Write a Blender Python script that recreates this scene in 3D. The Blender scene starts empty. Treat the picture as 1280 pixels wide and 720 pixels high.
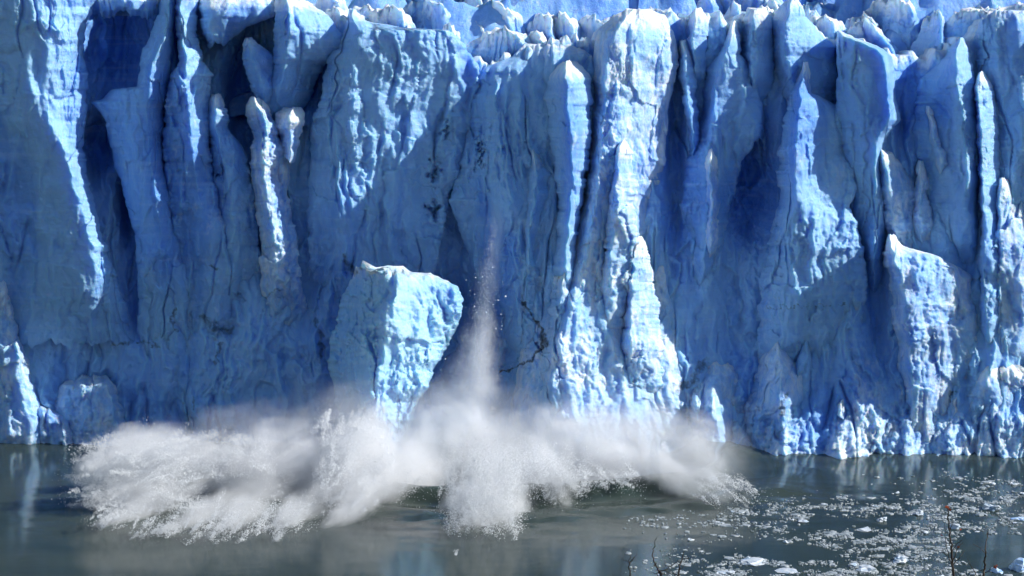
import bpy, bmesh, math
import numpy as np
from mathutils import Vector, Matrix

scene = bpy.context.scene
COL = scene.collection
R = math.radians

# ------------------------------------------------------------------ camera
F, H, TH = 2718.0, 60.0, R(7.165)          # focal length in photo pixels, eye height, downward pitch
CT, ST = math.cos(TH), math.sin(TH)

def pt(u, v, Y):
    """photo pixel (1280x720) at distance Y -> world point(s)"""
    u = np.asarray(u, float); v = np.asarray(v, float)
    a = (u - 640) / F; b = (360 - v) / F
    t = Y / (CT + b * ST)
    return np.stack([a * t, np.broadcast_to(Y, t.shape) * 1.0, H + t * (-ST + b * CT)], -1)

def on_water(u, v, z=0.0):
    b = (360 - v) / F
    t = (H - z) / (ST - b * CT)
    return np.array([(u - 640) / F * t, t * (CT + b * ST), z])

cam_d = bpy.data.cameras.new('camera'); cam = bpy.data.objects.new('camera', cam_d); COL.objects.link(cam)
cam.location = (0, 0, H); cam.rotation_euler = (R(90) - TH, 0, 0)
cam_d.sensor_width = 36; cam_d.lens = 36 * F / 1280
cam_d.clip_start = 0.5; cam_d.clip_end = 6000
scene.camera = cam

# ------------------------------------------------------------------ noise
def hsh(ix, iy, seed):
    h = (ix.astype(np.int64) * 374761393 + iy.astype(np.int64) * 668265263 + seed * 1442695041) & 0xffffffff
    h = ((h ^ (h >> 13)) * 1274126177) & 0xffffffff
    h = ((h ^ (h >> 16)) * 2246822519) & 0xffffffff
    return ((h ^ (h >> 15)) & 0xffffff) / float(0xffffff)

def perlin(x, y, seed=0):
    x, y = np.broadcast_arrays(np.asarray(x, float), np.asarray(y, float))
    ix = np.floor(x); iy = np.floor(y); fx = x - ix; fy = y - iy
    def g(i, j):
        a = hsh(ix + i, iy + j, seed) * 2 * np.pi
        return np.cos(a) * (fx - i) + np.sin(a) * (fy - j)
    sx = fx**3 * (fx * (fx * 6 - 15) + 10); sy = fy**3 * (fy * (fy * 6 - 15) + 10)
    a = g(0, 0); b = g(1, 0); c = g(0, 1); d = g(1, 1)
    a = a + sx * (b - a); c = c + sx * (d - c)
    return (a + sy * (c - a)) * 1.5

def fbm(x, y, seed=0, oct=4, gain=.5):
    s = 0; amp = 1
    for k in range(oct):
        s = s + amp * perlin(x * 2**k, y * 2**k, seed + 31 * k); amp *= gain
    return s

def ridged(x, y, seed=0, oct=3):
    s = 0; amp = 1
    for k in range(oct):
        s = s + amp * (1 - 2 * np.abs(perlin(x * 2**k, y * 2**k, seed + 17 * k))); amp *= .5
    return s

def cells(x, y, seed, mode, tilt=.8):
    """continuous lumps (mode 'lump') or scallops with sharp rims (mode 'scal'), about 0..1"""
    ix = np.floor(x); iy = np.floor(y); best = None
    for i in (-1, 0, 1):
        for j in (-1, 0, 1):
            cx = ix + i; cy = iy + j
            px = cx + hsh(cx, cy, seed); py = cy + hsh(cx, cy, seed + 1)
            dx = x - px; dy = y - py
            off = hsh(cx, cy, seed + 2) * .5
            gx = (hsh(cx, cy, seed + 3) - .5) * tilt; gy = (hsh(cx, cy, seed + 4) - .5) * tilt
            if mode == 'facet':
                a = hsh(cx, cy, seed + 5) * 3.14; ca, sa = np.cos(a), np.sin(a)
                hh = off + gx * dx + gy * dy - .8 * np.maximum(np.abs(ca * dx + sa * dy), np.abs(ca * dy - sa * dx))
            else:
                hh = off + gx * dx + gy * dy - .9 * (dx * dx + dy * dy)
            best = hh if best is None else np.maximum(best, hh)
    return -best if mode == 'scal' else best

STY = {  # fin, step, mid, facet, scallop, lump, fine, strata, crack  (metres)
    'wall':   dict(fin=1.5, step=.6, mid=.5, facet=.35, scal=.15, lump=.0, fine=.14, strata=.035, crack=1.3),
    'smooth': dict(fin=.85, step=.45, mid=.4, facet=.35, scal=.08, lump=.0, fine=.08, strata=.04, crack=1.0),
    'rough':  dict(fin=1.0, step=.65, mid=.6, facet=.55, scal=.40, lump=.25, fine=.22, strata=.0, crack=.5),
    'rubble': dict(fin=.4, step=.55, mid=.8, facet=.6, scal=.30, lump=.8, fine=.28, strata=.0, crack=.2),
    'block':  dict(fin=.22, step=.6, mid=.7, facet=.8, scal=.6, lump=.15, fine=.22, strata=.05, crack=.5),
    'crisp':  dict(fin=.95, step=.55, mid=.5, facet=.45, scal=.22, lump=.0, fine=.15, strata=.02, crack=.6),
}

def steps(x, y, seed):
    """random offset of the nearest cell: angular broken faces with hard edges"""
    ix = np.floor(x); iy = np.floor(y); bd = None; bv = None
    for i in (-1, 0, 1):
        for j in (-1, 0, 1):
            cx = ix + i; cy = iy + j
            d = (x - cx - hsh(cx, cy, seed))**2 + (y - cy - hsh(cx, cy, seed + 1))**2; val = hsh(cx, cy, seed + 2) - .5
            if bd is None: bd, bv = d, val
            else: m = d < bd; bv = np.where(m, val, bv); bd = np.where(m, d, bd)
    return bv

def tri(x, y, seed, ang):
    """random heights on a triangle lattice, linear in between: flat broken facets"""
    ca, sa = math.cos(ang), math.sin(ang); x, y = ca * x + sa * y, ca * y - sa * x
    ix = np.floor(x); iy = np.floor(y); fx = x - ix; fy = y - iy
    h = lambda i, j: hsh(ix + i, iy + j, seed) - .5
    a, b, c, d = h(0, 0), h(1, 0), h(0, 1), h(1, 1)
    flip = hsh(ix, iy, seed + 9) > .5
    r1 = np.where(fx + fy < 1, a + (b - a) * fx + (c - a) * fy, d + (c - d) * (1 - fx) + (b - d) * (1 - fy))
    r2 = np.where(fx > fy, a + (b - a) * fx + (d - b) * fy, a + (d - c) * fx + (c - a) * fy)
    return np.where(flip, r2, r1)

def rid(x, y, seed):
    return 1 - 2.2 * np.abs(perlin(x, y, seed))

HOLES = [(545, 213, 6, 9, 3.5), (541, 262, 4, 11, 3.5), (601, 193, 3, 16, 3), (556, 160, 3, 12, 3), (276, 212, 3, 12, 3), (303, 372, 3, 5, 1.5), (272, 412, 12, 4, 1.6), (676, 432, 4, 10, 2.5), (660, 392, 4, 16, 1.5), (645, 458, 18, 3, 1.5)]

def detail(u, v, seed, sty):
    hole = 0
    for hu, hv, ru, rv, hd in HOLES:
        hole = hole + .6 * hd * np.exp(-(((u - hu + 9 * fbm(u / 14, v / 14, 72, 4, .65)) / ru)**2 + ((v - hv + 9 * fbm(u / 14 + 7, v / 14, 73, 4, .65)) / rv)**2))
    s = STY[sty]; G = 500                        # G: the same large flutes run through neighbouring pieces
    bu = u + 15 * fbm(u / 130, v / 190, G, 4); bv = v + 30 * fbm(u / 150 + 9, v / 170, G + 1, 3)
    wu = bu + 6 * fbm(u / 28, v / 40, seed + 5, 3); wv = bv + 8 * fbm(u / 28 + 9, v / 40, seed + 6, 3)
    msk = np.clip(.55 + .95 * fbm(u / 60, v / 80, seed + 12, 3), 0.05, 1.4)
    f = rid(wu / 70, wv / 330, seed + 1) * 1.0 + rid(wu / 31, wv / 150, seed + 2) * .62 + (.35 + msk) * (rid(wu / 14, wv / 62, seed + 3) * .26 + rid(wu / 6.5, wv / 24, seed + 4) * .13)
    d = s['fin'] * f
    qu = u + 5 * fbm(u / 45, v / 60, seed + 25, 2); qv = v + 7 * fbm(u / 45 + 5, v / 60, seed + 26, 2)
    d = d + s['mid'] * (2.3 * tri(qu / 27, qv / 62, seed + 20, .5) + 1.25 * tri(qu / 13, qv / 27, seed + 23, -.4) + (.3 + msk) * .6 * tri(qu / 6.5, qv / 11, seed + 24, .8))
    d = d + s['step'] * (steps(wu / 30, wv / 70, seed + 50) * 1.6 + msk * .7 * steps(wu / 11, wv / 24, seed + 53))
    d = d + s['facet'] * (cells(wu / 26, wv / 52, seed + 21, 'facet', 2.4) + .35 * msk * cells(wu / 10, wv / 22, seed + 22, 'facet', 2.4) - .2)
    d = d - s['crack'] * np.exp(-(perlin(bu / 46, bv / 260, seed + 70) / .035)**2) * np.clip(.3 + 1.6 * perlin(u / 60, v / 110, seed + 71), 0, 1)
    d = d - hole
    if s['scal']:
        d = d + msk * s['scal'] * (cells(wu / 13, wv / 20, seed + 30, 'scal') + .5 * cells(wu / 6, wv / 9, seed + 33, 'scal'))
    if s['lump']:
        d = d + s['lump'] * (cells(wu / 17, wv / 17, seed + 40, 'lump') + .5 * cells(wu / 7.5, wv / 8, seed + 44, 'lump'))
    d = d + s['fine'] * (.25 + msk) * fbm(u / 6.5, v / 9, seed + 7, 3, .65)
    if s['strata']:
        vv = v + 9 * fbm(u / 90, v / 60, seed + 8, 3)
        d = d + s['strata'] * msk * (perlin(vv / 3.1, u / 120, seed + 9) + perlin(vv / 7.3, u / 150, seed + 10))
    return d

# ------------------------------------------------------------------ mesh helpers
def mesh_from(name, V, faces, mat, parent=None, attrs=None, smooth=True):
    """V (n,3) array, faces (m,k) int array (k = 3 or 4)"""
    me = bpy.data.meshes.new(name)
    V = np.ascontiguousarray(V, np.float32); faces = np.ascontiguousarray(faces, np.int32)
    k = faces.shape[1]; m = len(faces)
    me.vertices.add(len(V)); me.vertices.foreach_set('co', V.ravel())
    me.loops.add(m * k); me.loops.foreach_set('vertex_index', faces.ravel())
    me.polygons.add(m)
    me.polygons.foreach_set('loop_start', np.arange(0, m * k, k, dtype=np.int32))
    me.polygons.foreach_set('loop_total', np.full(m, k, np.int32))
    me.polygons.foreach_set('use_smooth', np.full(m, smooth, bool))
    me.update(calc_edges=True); me.validate()
    for an, av in (attrs or {}).items():
        at = me.attributes.new(an, 'FLOAT', 'POINT'); at.data.foreach_set('value', np.ascontiguousarray(av, np.float32).ravel())
    me.materials.append(mat)
    o = bpy.data.objects.new(name, me); COL.objects.link(o)
    if parent is not None: o.parent = parent
    return o

def grid_faces(nr, nc, wrap=False):
    r = np.arange(nr - 1)[:, None]; c = np.arange(nc if wrap else nc - 1)[None, :]
    c2 = (c + 1) % nc
    f = np.stack([r * nc + c, (r + 1) * nc + c, (r + 1) * nc + c2, r * nc + c2], -1)
    return f.reshape(-1, 4)

def tag(o, label=None, cat=None, group=None, kind=None):
    if label: o['label'] = label
    if cat: o['category'] = cat
    if group: o['group'] = group
    if kind: o['kind'] = kind
    return o

def empty(name, loc=(0, 0, 0)):
    o = bpy.data.objects.new(name, None); o.location = loc; COL.objects.link(o); o.empty_display_size = .5
    return o

# ------------------------------------------------------------------ materials
class NT:
    def __init__(s, name):
        s.m = bpy.data.materials.new(name); s.m.use_nodes = True; s.t = s.m.node_tree; s.t.nodes.clear()
        s.out = s.n('ShaderNodeOutputMaterial')
    def n(s, typ, **kw):
        nd = s.t.nodes.new(typ)
        for k, v in kw.items():
            if k.startswith('i_'):
                key = k[2:]; nd.inputs[int(key) if key.isdigit() else key.replace('_', ' ')].default_value = v
            else: setattr(nd, k, v)
        return nd
    def l(s, a, b): s.t.links.new(a, b)
    def math(s, op, a, b=None, clamp=False):
        nd = s.n('ShaderNodeMath', operation=op); nd.use_clamp = clamp
        for i, x in enumerate((a, b)):
            if x is None: continue
            if isinstance(x, (int, float)): nd.inputs[i].default_value = x
            else: s.l(x, nd.inputs[i])
        return nd.outputs[0]
    def mix(s, f, a, b):
        nd = s.n('ShaderNodeMix', data_type='RGBA')
        for i, x in ((0, f), (6, a), (7, b)):
            if isinstance(x, (int, float)): nd.inputs[i].default_value = x
            elif isinstance(x, tuple): nd.inputs[i].default_value = (*x, 1)
            else: s.l(x, nd.inputs[i])
        return nd.outputs[2]
    def ramp(s, x, lo, hi):
        nd = s.n('ShaderNodeMapRange'); nd.interpolation_type = 'SMOOTHSTEP'
        s.l(x, nd.inputs[0]); nd.inputs[1].default_value = lo; nd.inputs[2].default_value = hi
        return nd.outputs[0]
    def noise(s, co, scale, detail=4, rough=.55, dist=0.):
        nd = s.n('ShaderNodeTexNoise', i_Scale=scale, i_Detail=detail, i_Roughness=rough, i_Distortion=dist)
        s.l(co, nd.inputs['Vector']); return nd.outputs[0]
    def mapping(s, co, scale):
        nd = s.n('ShaderNodeMapping'); nd.inputs['Scale'].default_value = scale; s.l(co, nd.inputs[0]); return nd.outputs[0]
    def attr(s, name):
        return s.n('ShaderNodeAttribute', attribute_name=name).outputs['Fac']

def ice_material(name, base=(.31, .56, .91), deep=(.06, .23, .77), white=(.76, .85, .94), crust_lit_bias=0.0):
    t = NT(name)
    pos = t.n('ShaderNodeNewGeometry').outputs['Position']
    crust, dirt, blue = t.attr('crust'), t.attr('dirt'), t.attr('blue')
    n1 = t.noise(t.mapping(pos, (1, .6, .35)), .10, 5, .6, .6)          # broad veins
    n2 = t.noise(t.mapping(pos, (1, 1, .5)), .75, 6, .65)               # mottling of the weathered and painted sunlit white
    n3 = t.noise(t.mapping(pos, (.12, .12, 2.2)), .55, 3, .6)           # annual layers
    c = t.mix(t.math('MULTIPLY', t.ramp(n1, .44, .68), .62), base, deep)
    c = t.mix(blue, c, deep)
    c = t.mix(t.math('MULTIPLY', t.ramp(n3, .52, .66), .18), c, (.50, .68, .93))
    cr = t.math('ADD', t.ramp(t.math('ADD', t.math('MULTIPLY', n2, .9), crust), .62 - crust_lit_bias, 1.05 - crust_lit_bias), 0, True)
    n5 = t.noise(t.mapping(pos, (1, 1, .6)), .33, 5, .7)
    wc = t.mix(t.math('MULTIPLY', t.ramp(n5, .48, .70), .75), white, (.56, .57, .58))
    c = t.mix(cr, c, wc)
    n4 = t.noise(pos, 1.6, 5, .7)
    dm = t.math('MULTIPLY', t.ramp(t.math('ADD', dirt, t.math('MULTIPLY', n4, .6)), .60, 1.06), .9)
    c = t.mix(dm, c, (.035, .033, .030))
    b1 = t.noise(pos, 1.5, 6, .62); b2 = t.n('ShaderNodeTexVoronoi', i_Scale=1.15); t.l(t.mapping(pos, (1, 1, .55)), b2.inputs['Vector'])
    hgt = t.math('ADD', t.math('ADD', b1, t.math('MULTIPLY', t.noise(pos, 5.5, 3, .6), .30)), t.math('MULTIPLY', b2.outputs['Distance'], .45))
    bp = t.n('ShaderNodeBump', i_Strength=.8, i_Distance=.35); t.l(hgt, bp.inputs['Height'])
    p = t.n('ShaderNodeBsdfPrincipled', i_IOR=1.31)
    t.l(c, p.inputs['Base Color']); t.l(bp.outputs[0], p.inputs['Normal'])
    t.l(t.math('ADD', t.math('MULTIPLY', cr, .30), .28), p.inputs['Roughness'])
    p.inputs['Specular IOR Level'].default_value = .4
    p.inputs['Subsurface Weight'].default_value = .5; p.inputs['Subsurface Radius'].default_value = (.35, .8, 1.5); p.inputs['Subsurface Scale'].default_value = 1.3
    t.l(p.outputs[0], t.out.inputs[0])
    return t.m

M_ICE = ice_material('glacier_ice')
M_FRESH = ice_material('fresh_ice', base=(.40, .67, .93), deep=(.22, .47, .90))
M_FIELD = ice_material('surface_ice', base=(.22, .44, .84), crust_lit_bias=-.12)  # ice copy with darker, bluer base: shade of the upper field in its colour

def simple(name, col, rough=.6, spec=.3):
    t = NT(name); p = t.n('ShaderNodeBsdfPrincipled', i_Roughness=rough); p.inputs['Specular IOR Level'].default_value = spec
    pos = t.n('ShaderNodeNewGeometry').outputs['Position']
    t.l(t.mix(t.noise(pos, 9, 4), tuple(x * .75 for x in col), tuple(min(1, x * 1.2) for x in col)), p.inputs['Base Color'])
    t.l(p.outputs[0], t.out.inputs[0]); return t.m
M_BARK = simple('bark', (.040, .033, .028))
M_LEAF = simple('red_leaf', (.30, .06, .025))
def droplet_material():
    t = NT('droplet_white'); d = t.n('ShaderNodeBsdfDiffuse'); d.inputs[0].default_value = (.93, .94, .95, 1)
    s = t.n('ShaderNodeBsdfTranslucent'); s.inputs[0].default_value = (.93, .94, .95, 1)
    m = t.n('ShaderNodeMixShader', i_0=.5); t.l(d.outputs[0], m.inputs[1]); t.l(s.outputs[0], m.inputs[2]); t.l(m.outputs[0], t.out.inputs[0]); return t.m
M_DROP = droplet_material()

def floating_ice_material(name, base, white):
    t = NT(name); pos = t.n('ShaderNodeNewGeometry').outputs['Position']
    c = t.mix(t.ramp(t.noise(pos, 1.1, 5, .65), .36, .55), base, white)
    bp = t.n('ShaderNodeBump', i_Strength=.5, i_Distance=.15); t.l(t.noise(pos, 3.5, 5, .65), bp.inputs['Height'])
    p = t.n('ShaderNodeBsdfPrincipled', i_Roughness=.35); t.l(c, p.inputs['Base Color']); t.l(bp.outputs[0], p.inputs['Normal'])
    t.l(p.outputs[0], t.out.inputs[0]); return t.m
M_FLOAT = floating_ice_material('floating_ice', (.36, .48, .60), (.66, .70, .74))
M_FLOATB = floating_ice_material('floating_blue_ice', (.22, .42, .78), (.60, .74, .90))
M_BRASH = floating_ice_material('brash', (.12, .16, .18), (.40, .44, .46))

def water_material():
    t = NT('glacial_water'); pos = t.n('ShaderNodeNewGeometry').outputs['Position']
    a = t.noise(t.mapping(pos, (.6, 1.6, 1)), .05, 4, .6, .8)
    c = t.mix(t.ramp(a, .35, .65), (.024, .040, .036), (.042, .058, .049))
    h1 = t.noise(t.mapping(pos, (.7, 1.5, 1)), .28, 4, .55, .4); h2 = t.noise(pos, 1.7, 3, .5)
    bp = t.n('ShaderNodeBump', i_Strength=.055, i_Distance=.30); t.l(t.math('ADD', h1, t.math('MULTIPLY', h2, .18)), bp.inputs['Height'])
    p = t.n('ShaderNodeBsdfPrincipled', i_IOR=1.22, i_Roughness=.12); t.l(c, p.inputs['Base Color']); t.l(bp.outputs[0], p.inputs['Normal'])
    t.l(p.outputs[0], t.out.inputs[0]); return t.m
M_WATER = water_material()
M_BANK = simple('bank_soil', (.10, .085, .05), .9)

def spray_material(name, dens, soft, amp, nscale, stretch=(1, 1, 1), col=(.972, .977, .985), aniso=0., tip=None):
    t = NT(name)
    co = t.n('ShaderNodeTexCoord').outputs['Object']; wpos = t.n('ShaderNodeNewGeometry').outputs['Position']
    rnd = t.n('ShaderNodeObjectInfo').outputs['Random']
    off = t.n('ShaderNodeCombineXYZ'); t.l(t.math('MULTIPLY', rnd, 37.), off.inputs[0]); t.l(t.math('MULTIPLY', rnd, 91.), off.inputs[1])
    ad = t.n('ShaderNodeVectorMath', operation='ADD'); t.l(t.mapping(co, stretch), ad.inputs[0]); t.l(off.outputs[0], ad.inputs[1])
    n = t.math('ADD', t.math('MULTIPLY', t.noise(wpos, .17, 4, .6, .8), .6), t.math('MULTIPLY', t.noise(ad.outputs[0], nscale * 2, 5, .65, .3), .4))
    ln = t.n('ShaderNodeVectorMath', operation='LENGTH'); t.l(co, ln.inputs[0])
    r = t.math('ADD', ln.outputs['Value'], t.math('MULTIPLY', t.math('SUBTRACT', n, .50), amp))
    mr = t.n('ShaderNodeMapRange'); mr.interpolation_type = 'SMOOTHSTEP'
    t.l(r, mr.inputs[0]); mr.inputs[1].default_value = .98; mr.inputs[2].default_value = .98 - soft; mr.inputs[3].default_value = 0; mr.inputs[4].default_value = dens
    edge = t.n('ShaderNodeMapRange'); t.l(ln.outputs['Value'], edge.inputs[0]); edge.inputs[1].default_value = 1.0; edge.inputs[2].default_value = .88
    d = t.math('MULTIPLY', mr.outputs[0], edge.outputs[0])
    if tip:
        sx = t.n('ShaderNodeSeparateXYZ'); t.l(co, sx.inputs[0]); tr = t.n('ShaderNodeMapRange'); t.l(sx.outputs[0], tr.inputs[0])
        tr.inputs[1].default_value = -.7; tr.inputs[2].default_value = .6; tr.inputs[3].default_value = tip; tr.inputs[4].default_value = 1.
        d = t.math('MULTIPLY', d, tr.outputs[0])
    v = t.n('ShaderNodeVolumePrincipled'); v.inputs['Color'].default_value = (*col, 1); v.inputs['Anisotropy'].default_value = aniso
    v.inputs['Density'].default_value = 0; t.l(d, v.inputs['Density'])
    t.l(v.outputs[0], t.out.inputs['Volume'])
    return t.m

# ------------------------------------------------------------------ glacier
glacier = tag(empty('glacier', (0, 300, 0)), 'towering pale blue glacier front of fluted ice walls rising from the water', 'glacier')
G0 = np.array([0, 300, 0.])
PX = .1125
DIRT = [  # polyline stains of rock debris in the ice: points, radius px
    ([(655, 378), (664, 394), (677, 412), (680, 428), (674, 440), (656, 454), (626, 465)], 2.0),
    ([(676, 415), (683, 432)], 3.6), ([(548, 196), (540, 226), (546, 270)], 2.5), ([(556, 150), (572, 215), (560, 260)], 2.),
    ([(548, 150), (556, 165)], 4), ([(218, 385), (214, 400), (222, 412)], 2.6), ([(256, 398), (270, 408), (284, 418), (290, 410)], 5),
    ([(140, 431), (160, 430)], 2), ([(172, 426), (190, 430), (200, 436)], 2), ([(428, 318), (436, 330), (444, 344)], 5),
    ([(395, 400), (402, 420), (400, 450)], 4), ([(242, 498), (243, 512)], 2.2), ([(846, 486), (862, 480), (874, 466), (882, 452)], 5),
    ([(975, 520), (985, 490)], 3), ([(1186, 505), (1192, 488)], 3), ([(262, 335), (272, 336)], 2.5), ([(960, 385), (1060, 380)], 1.0),
    ([(274, 430), (270, 455)], 1.6), ([(330, 370), (350, 366)], 2.5),
]
def dirt_at(u, v):
    uu = u + 5 * fbm(u / 16, v / 16, 72, 4, .6); vv = v + 5 * fbm(u / 16 + 7, v / 16, 73, 4, .6)
    d = np.zeros(u.shape)
    for pts, rad in DIRT:
        for (x0, y0), (x1, y1) in zip(pts[:-1], pts[1:]):
            L = (x1 - x0)**2 + (y1 - y0)**2
            t = np.clip(((uu - x0) * (x1 - x0) + (vv - y0) * (y1 - y0)) / L, 0, 1)
            q = np.hypot(uu - x0 - t * (x1 - x0), vv - y0 - t * (y1 - y0)) / rad
            d = np.maximum(d, np.clip(1.15 - .5 * q, 0, 1) * (.70 if x0 > 600 and y0 > 350 and x0 < 700 else (.42 if 530 < x0 < 610 and y0 < 300 else .56)))
    return d

# ---- backing wall
WU = np.array([-320, -60, 40, 100, 150, 200, 260, 310, 360, 420, 500, 560, 600, 640, 700, 760, 820, 860, 900, 940, 980, 1040, 1100, 1150, 1200, 1250, 1320, 1600.])
WP = np.array([-6, -7, -8, -9, -10, -9.5, -8.5, -7.5, -6.5, -4.5, -3.5, -4, -3, -1.0, 0, .5, -.5, -2, -3, -4.5, -2.5, -2, -2, -2.5, -1.5, -1.5, -1, 0.])
TU = np.array([-320, 30, 40, 125, 198, 210, 250, 345, 432, 440, 480, 560, 600, 640, 690, 740, 790, 840, 880, 940, 985, 1045, 1080, 1120, 1160, 1195, 1225, 1280, 1600.])
TV = np.array([-20, -14, -14, -10, -8, -10, -8, 8, 60, 30, 45, 55, 85, 80, 58, 60, 25, 30, 30, 30, 25, 62, 66, 76, 80, 66, 40, 22, 10.])
PITS = [(148, 62, 46, 58, -7), (124, 185, 18, 36, -6), (303, 115, 20, 55, -7), (380, 102, 40, 36, -7), (162, 255, 9, 40, -5),
        (203, 140, 9, 60, -4), (936, 235, 28, 70, -5), (1036, 100, 16, 42, -7), (843, 210, 12, 130, -5), (575, 200, 30, 90, -4),
        (1072, 270, 14, 60, -5), (1208, 250, 12, 90, -4), (1095, 370, 14, 80, -4), (565, 430, 60, 85, -9), (565, 320, 32, 70, -5),
        (915, 390, 20, 60, -2.5), (660, 420, 32, 50, -2.0), (1260, 190, 25, 50, -3), (1140, 150, 20, 90, -2)]
def wall_p(u, v):
    p = np.interp(u, WU, WP) + (v / 560.0 - .6) * 4.0 + 3. * np.exp(-((u - 330) / 120)**2) * np.clip((v - 330) / 100, 0, 1) - 2. * np.clip((170 - u) / 60, 0, 1) * np.clip((v - 380) / 60, 0, 1)
    p = p + 1.6 * np.clip((v - 470) / 90, 0, 1.3)**1.5 + np.clip((u - 840) / 60, 0, 1) * 3.0 * np.clip((v - 425) / 135, 0, 1.2)**1.3
    for cu, cv, ru, rv, d in PITS:
        q = ((u - cu) / ru)**2 + ((v - cv) / rv)**2
        p = p + d / (1 + q * q)
    return p
us = np.concatenate([np.arange(-320, -12, 8.), np.arange(-12, 1292, 1.45), np.arange(1292, 1601, 8.)])
nv = 400
tt = np.linspace(0, 1, nv)
U = np.repeat(us[None], nv, 0)
topv = np.interp(us, TU, TV) + 4 * fbm(us / 26, 0 * us, 3, 4) - 9 * ridged(us / 30, 0 * us, 4, 3)
Vv = topv[None] + (596 - topv[None]) * tt[:, None]
P = wall_p(U, Vv) + detail(U, Vv, 100, 'wall')
foot = np.clip((Vv - 445 + 60 * fbm(U / 70, 0 * U, 77, 3)) / 95, 0, 1)
P = P + foot * (detail(U, Vv, 131, 'rubble') * np.where(U < 560, .15, 1.15) + .3)
d_top = Vv - topv[None]
P = P - 3.0 * (1 - np.sqrt(1 - np.clip(1 - d_top / 26, 0, 1)**2))
pos = pt(U, Vv, 300 - P)
extra = []
for k, (dy, dz) in enumerate(((36, 0), (14, -.4), (4, 0))):       # top surface going back into the glacier
    q = pos[0].copy(); q[:, 1] += dy; q[:, 2] += dz; extra.append(q)
allp = np.concatenate([np.stack(extra), pos], 0)
padz = np.zeros((3, len(us)))
crust = np.concatenate([padz + .5, .50 * np.clip(1 - d_top / 22, 0, 1) + .10 * fbm(U / 80, Vv / 60, 9, 3) + foot * np.where(U > 700, .36, .08)], 0)  # white caps; right foot whitened more, its sunlight put into the colour
bl = np.zeros(U.shape)  # deep blue ice in the recesses, with their shade painted in
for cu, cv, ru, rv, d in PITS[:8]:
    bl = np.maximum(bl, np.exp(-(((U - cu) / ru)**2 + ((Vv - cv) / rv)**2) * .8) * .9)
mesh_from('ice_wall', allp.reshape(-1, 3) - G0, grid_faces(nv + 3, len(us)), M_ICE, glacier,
          dict(crust=crust, dirt=np.concatenate([padz, dirt_at(U, Vv)], 0), blue=np.concatenate([padz, bl], 0)))

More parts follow.
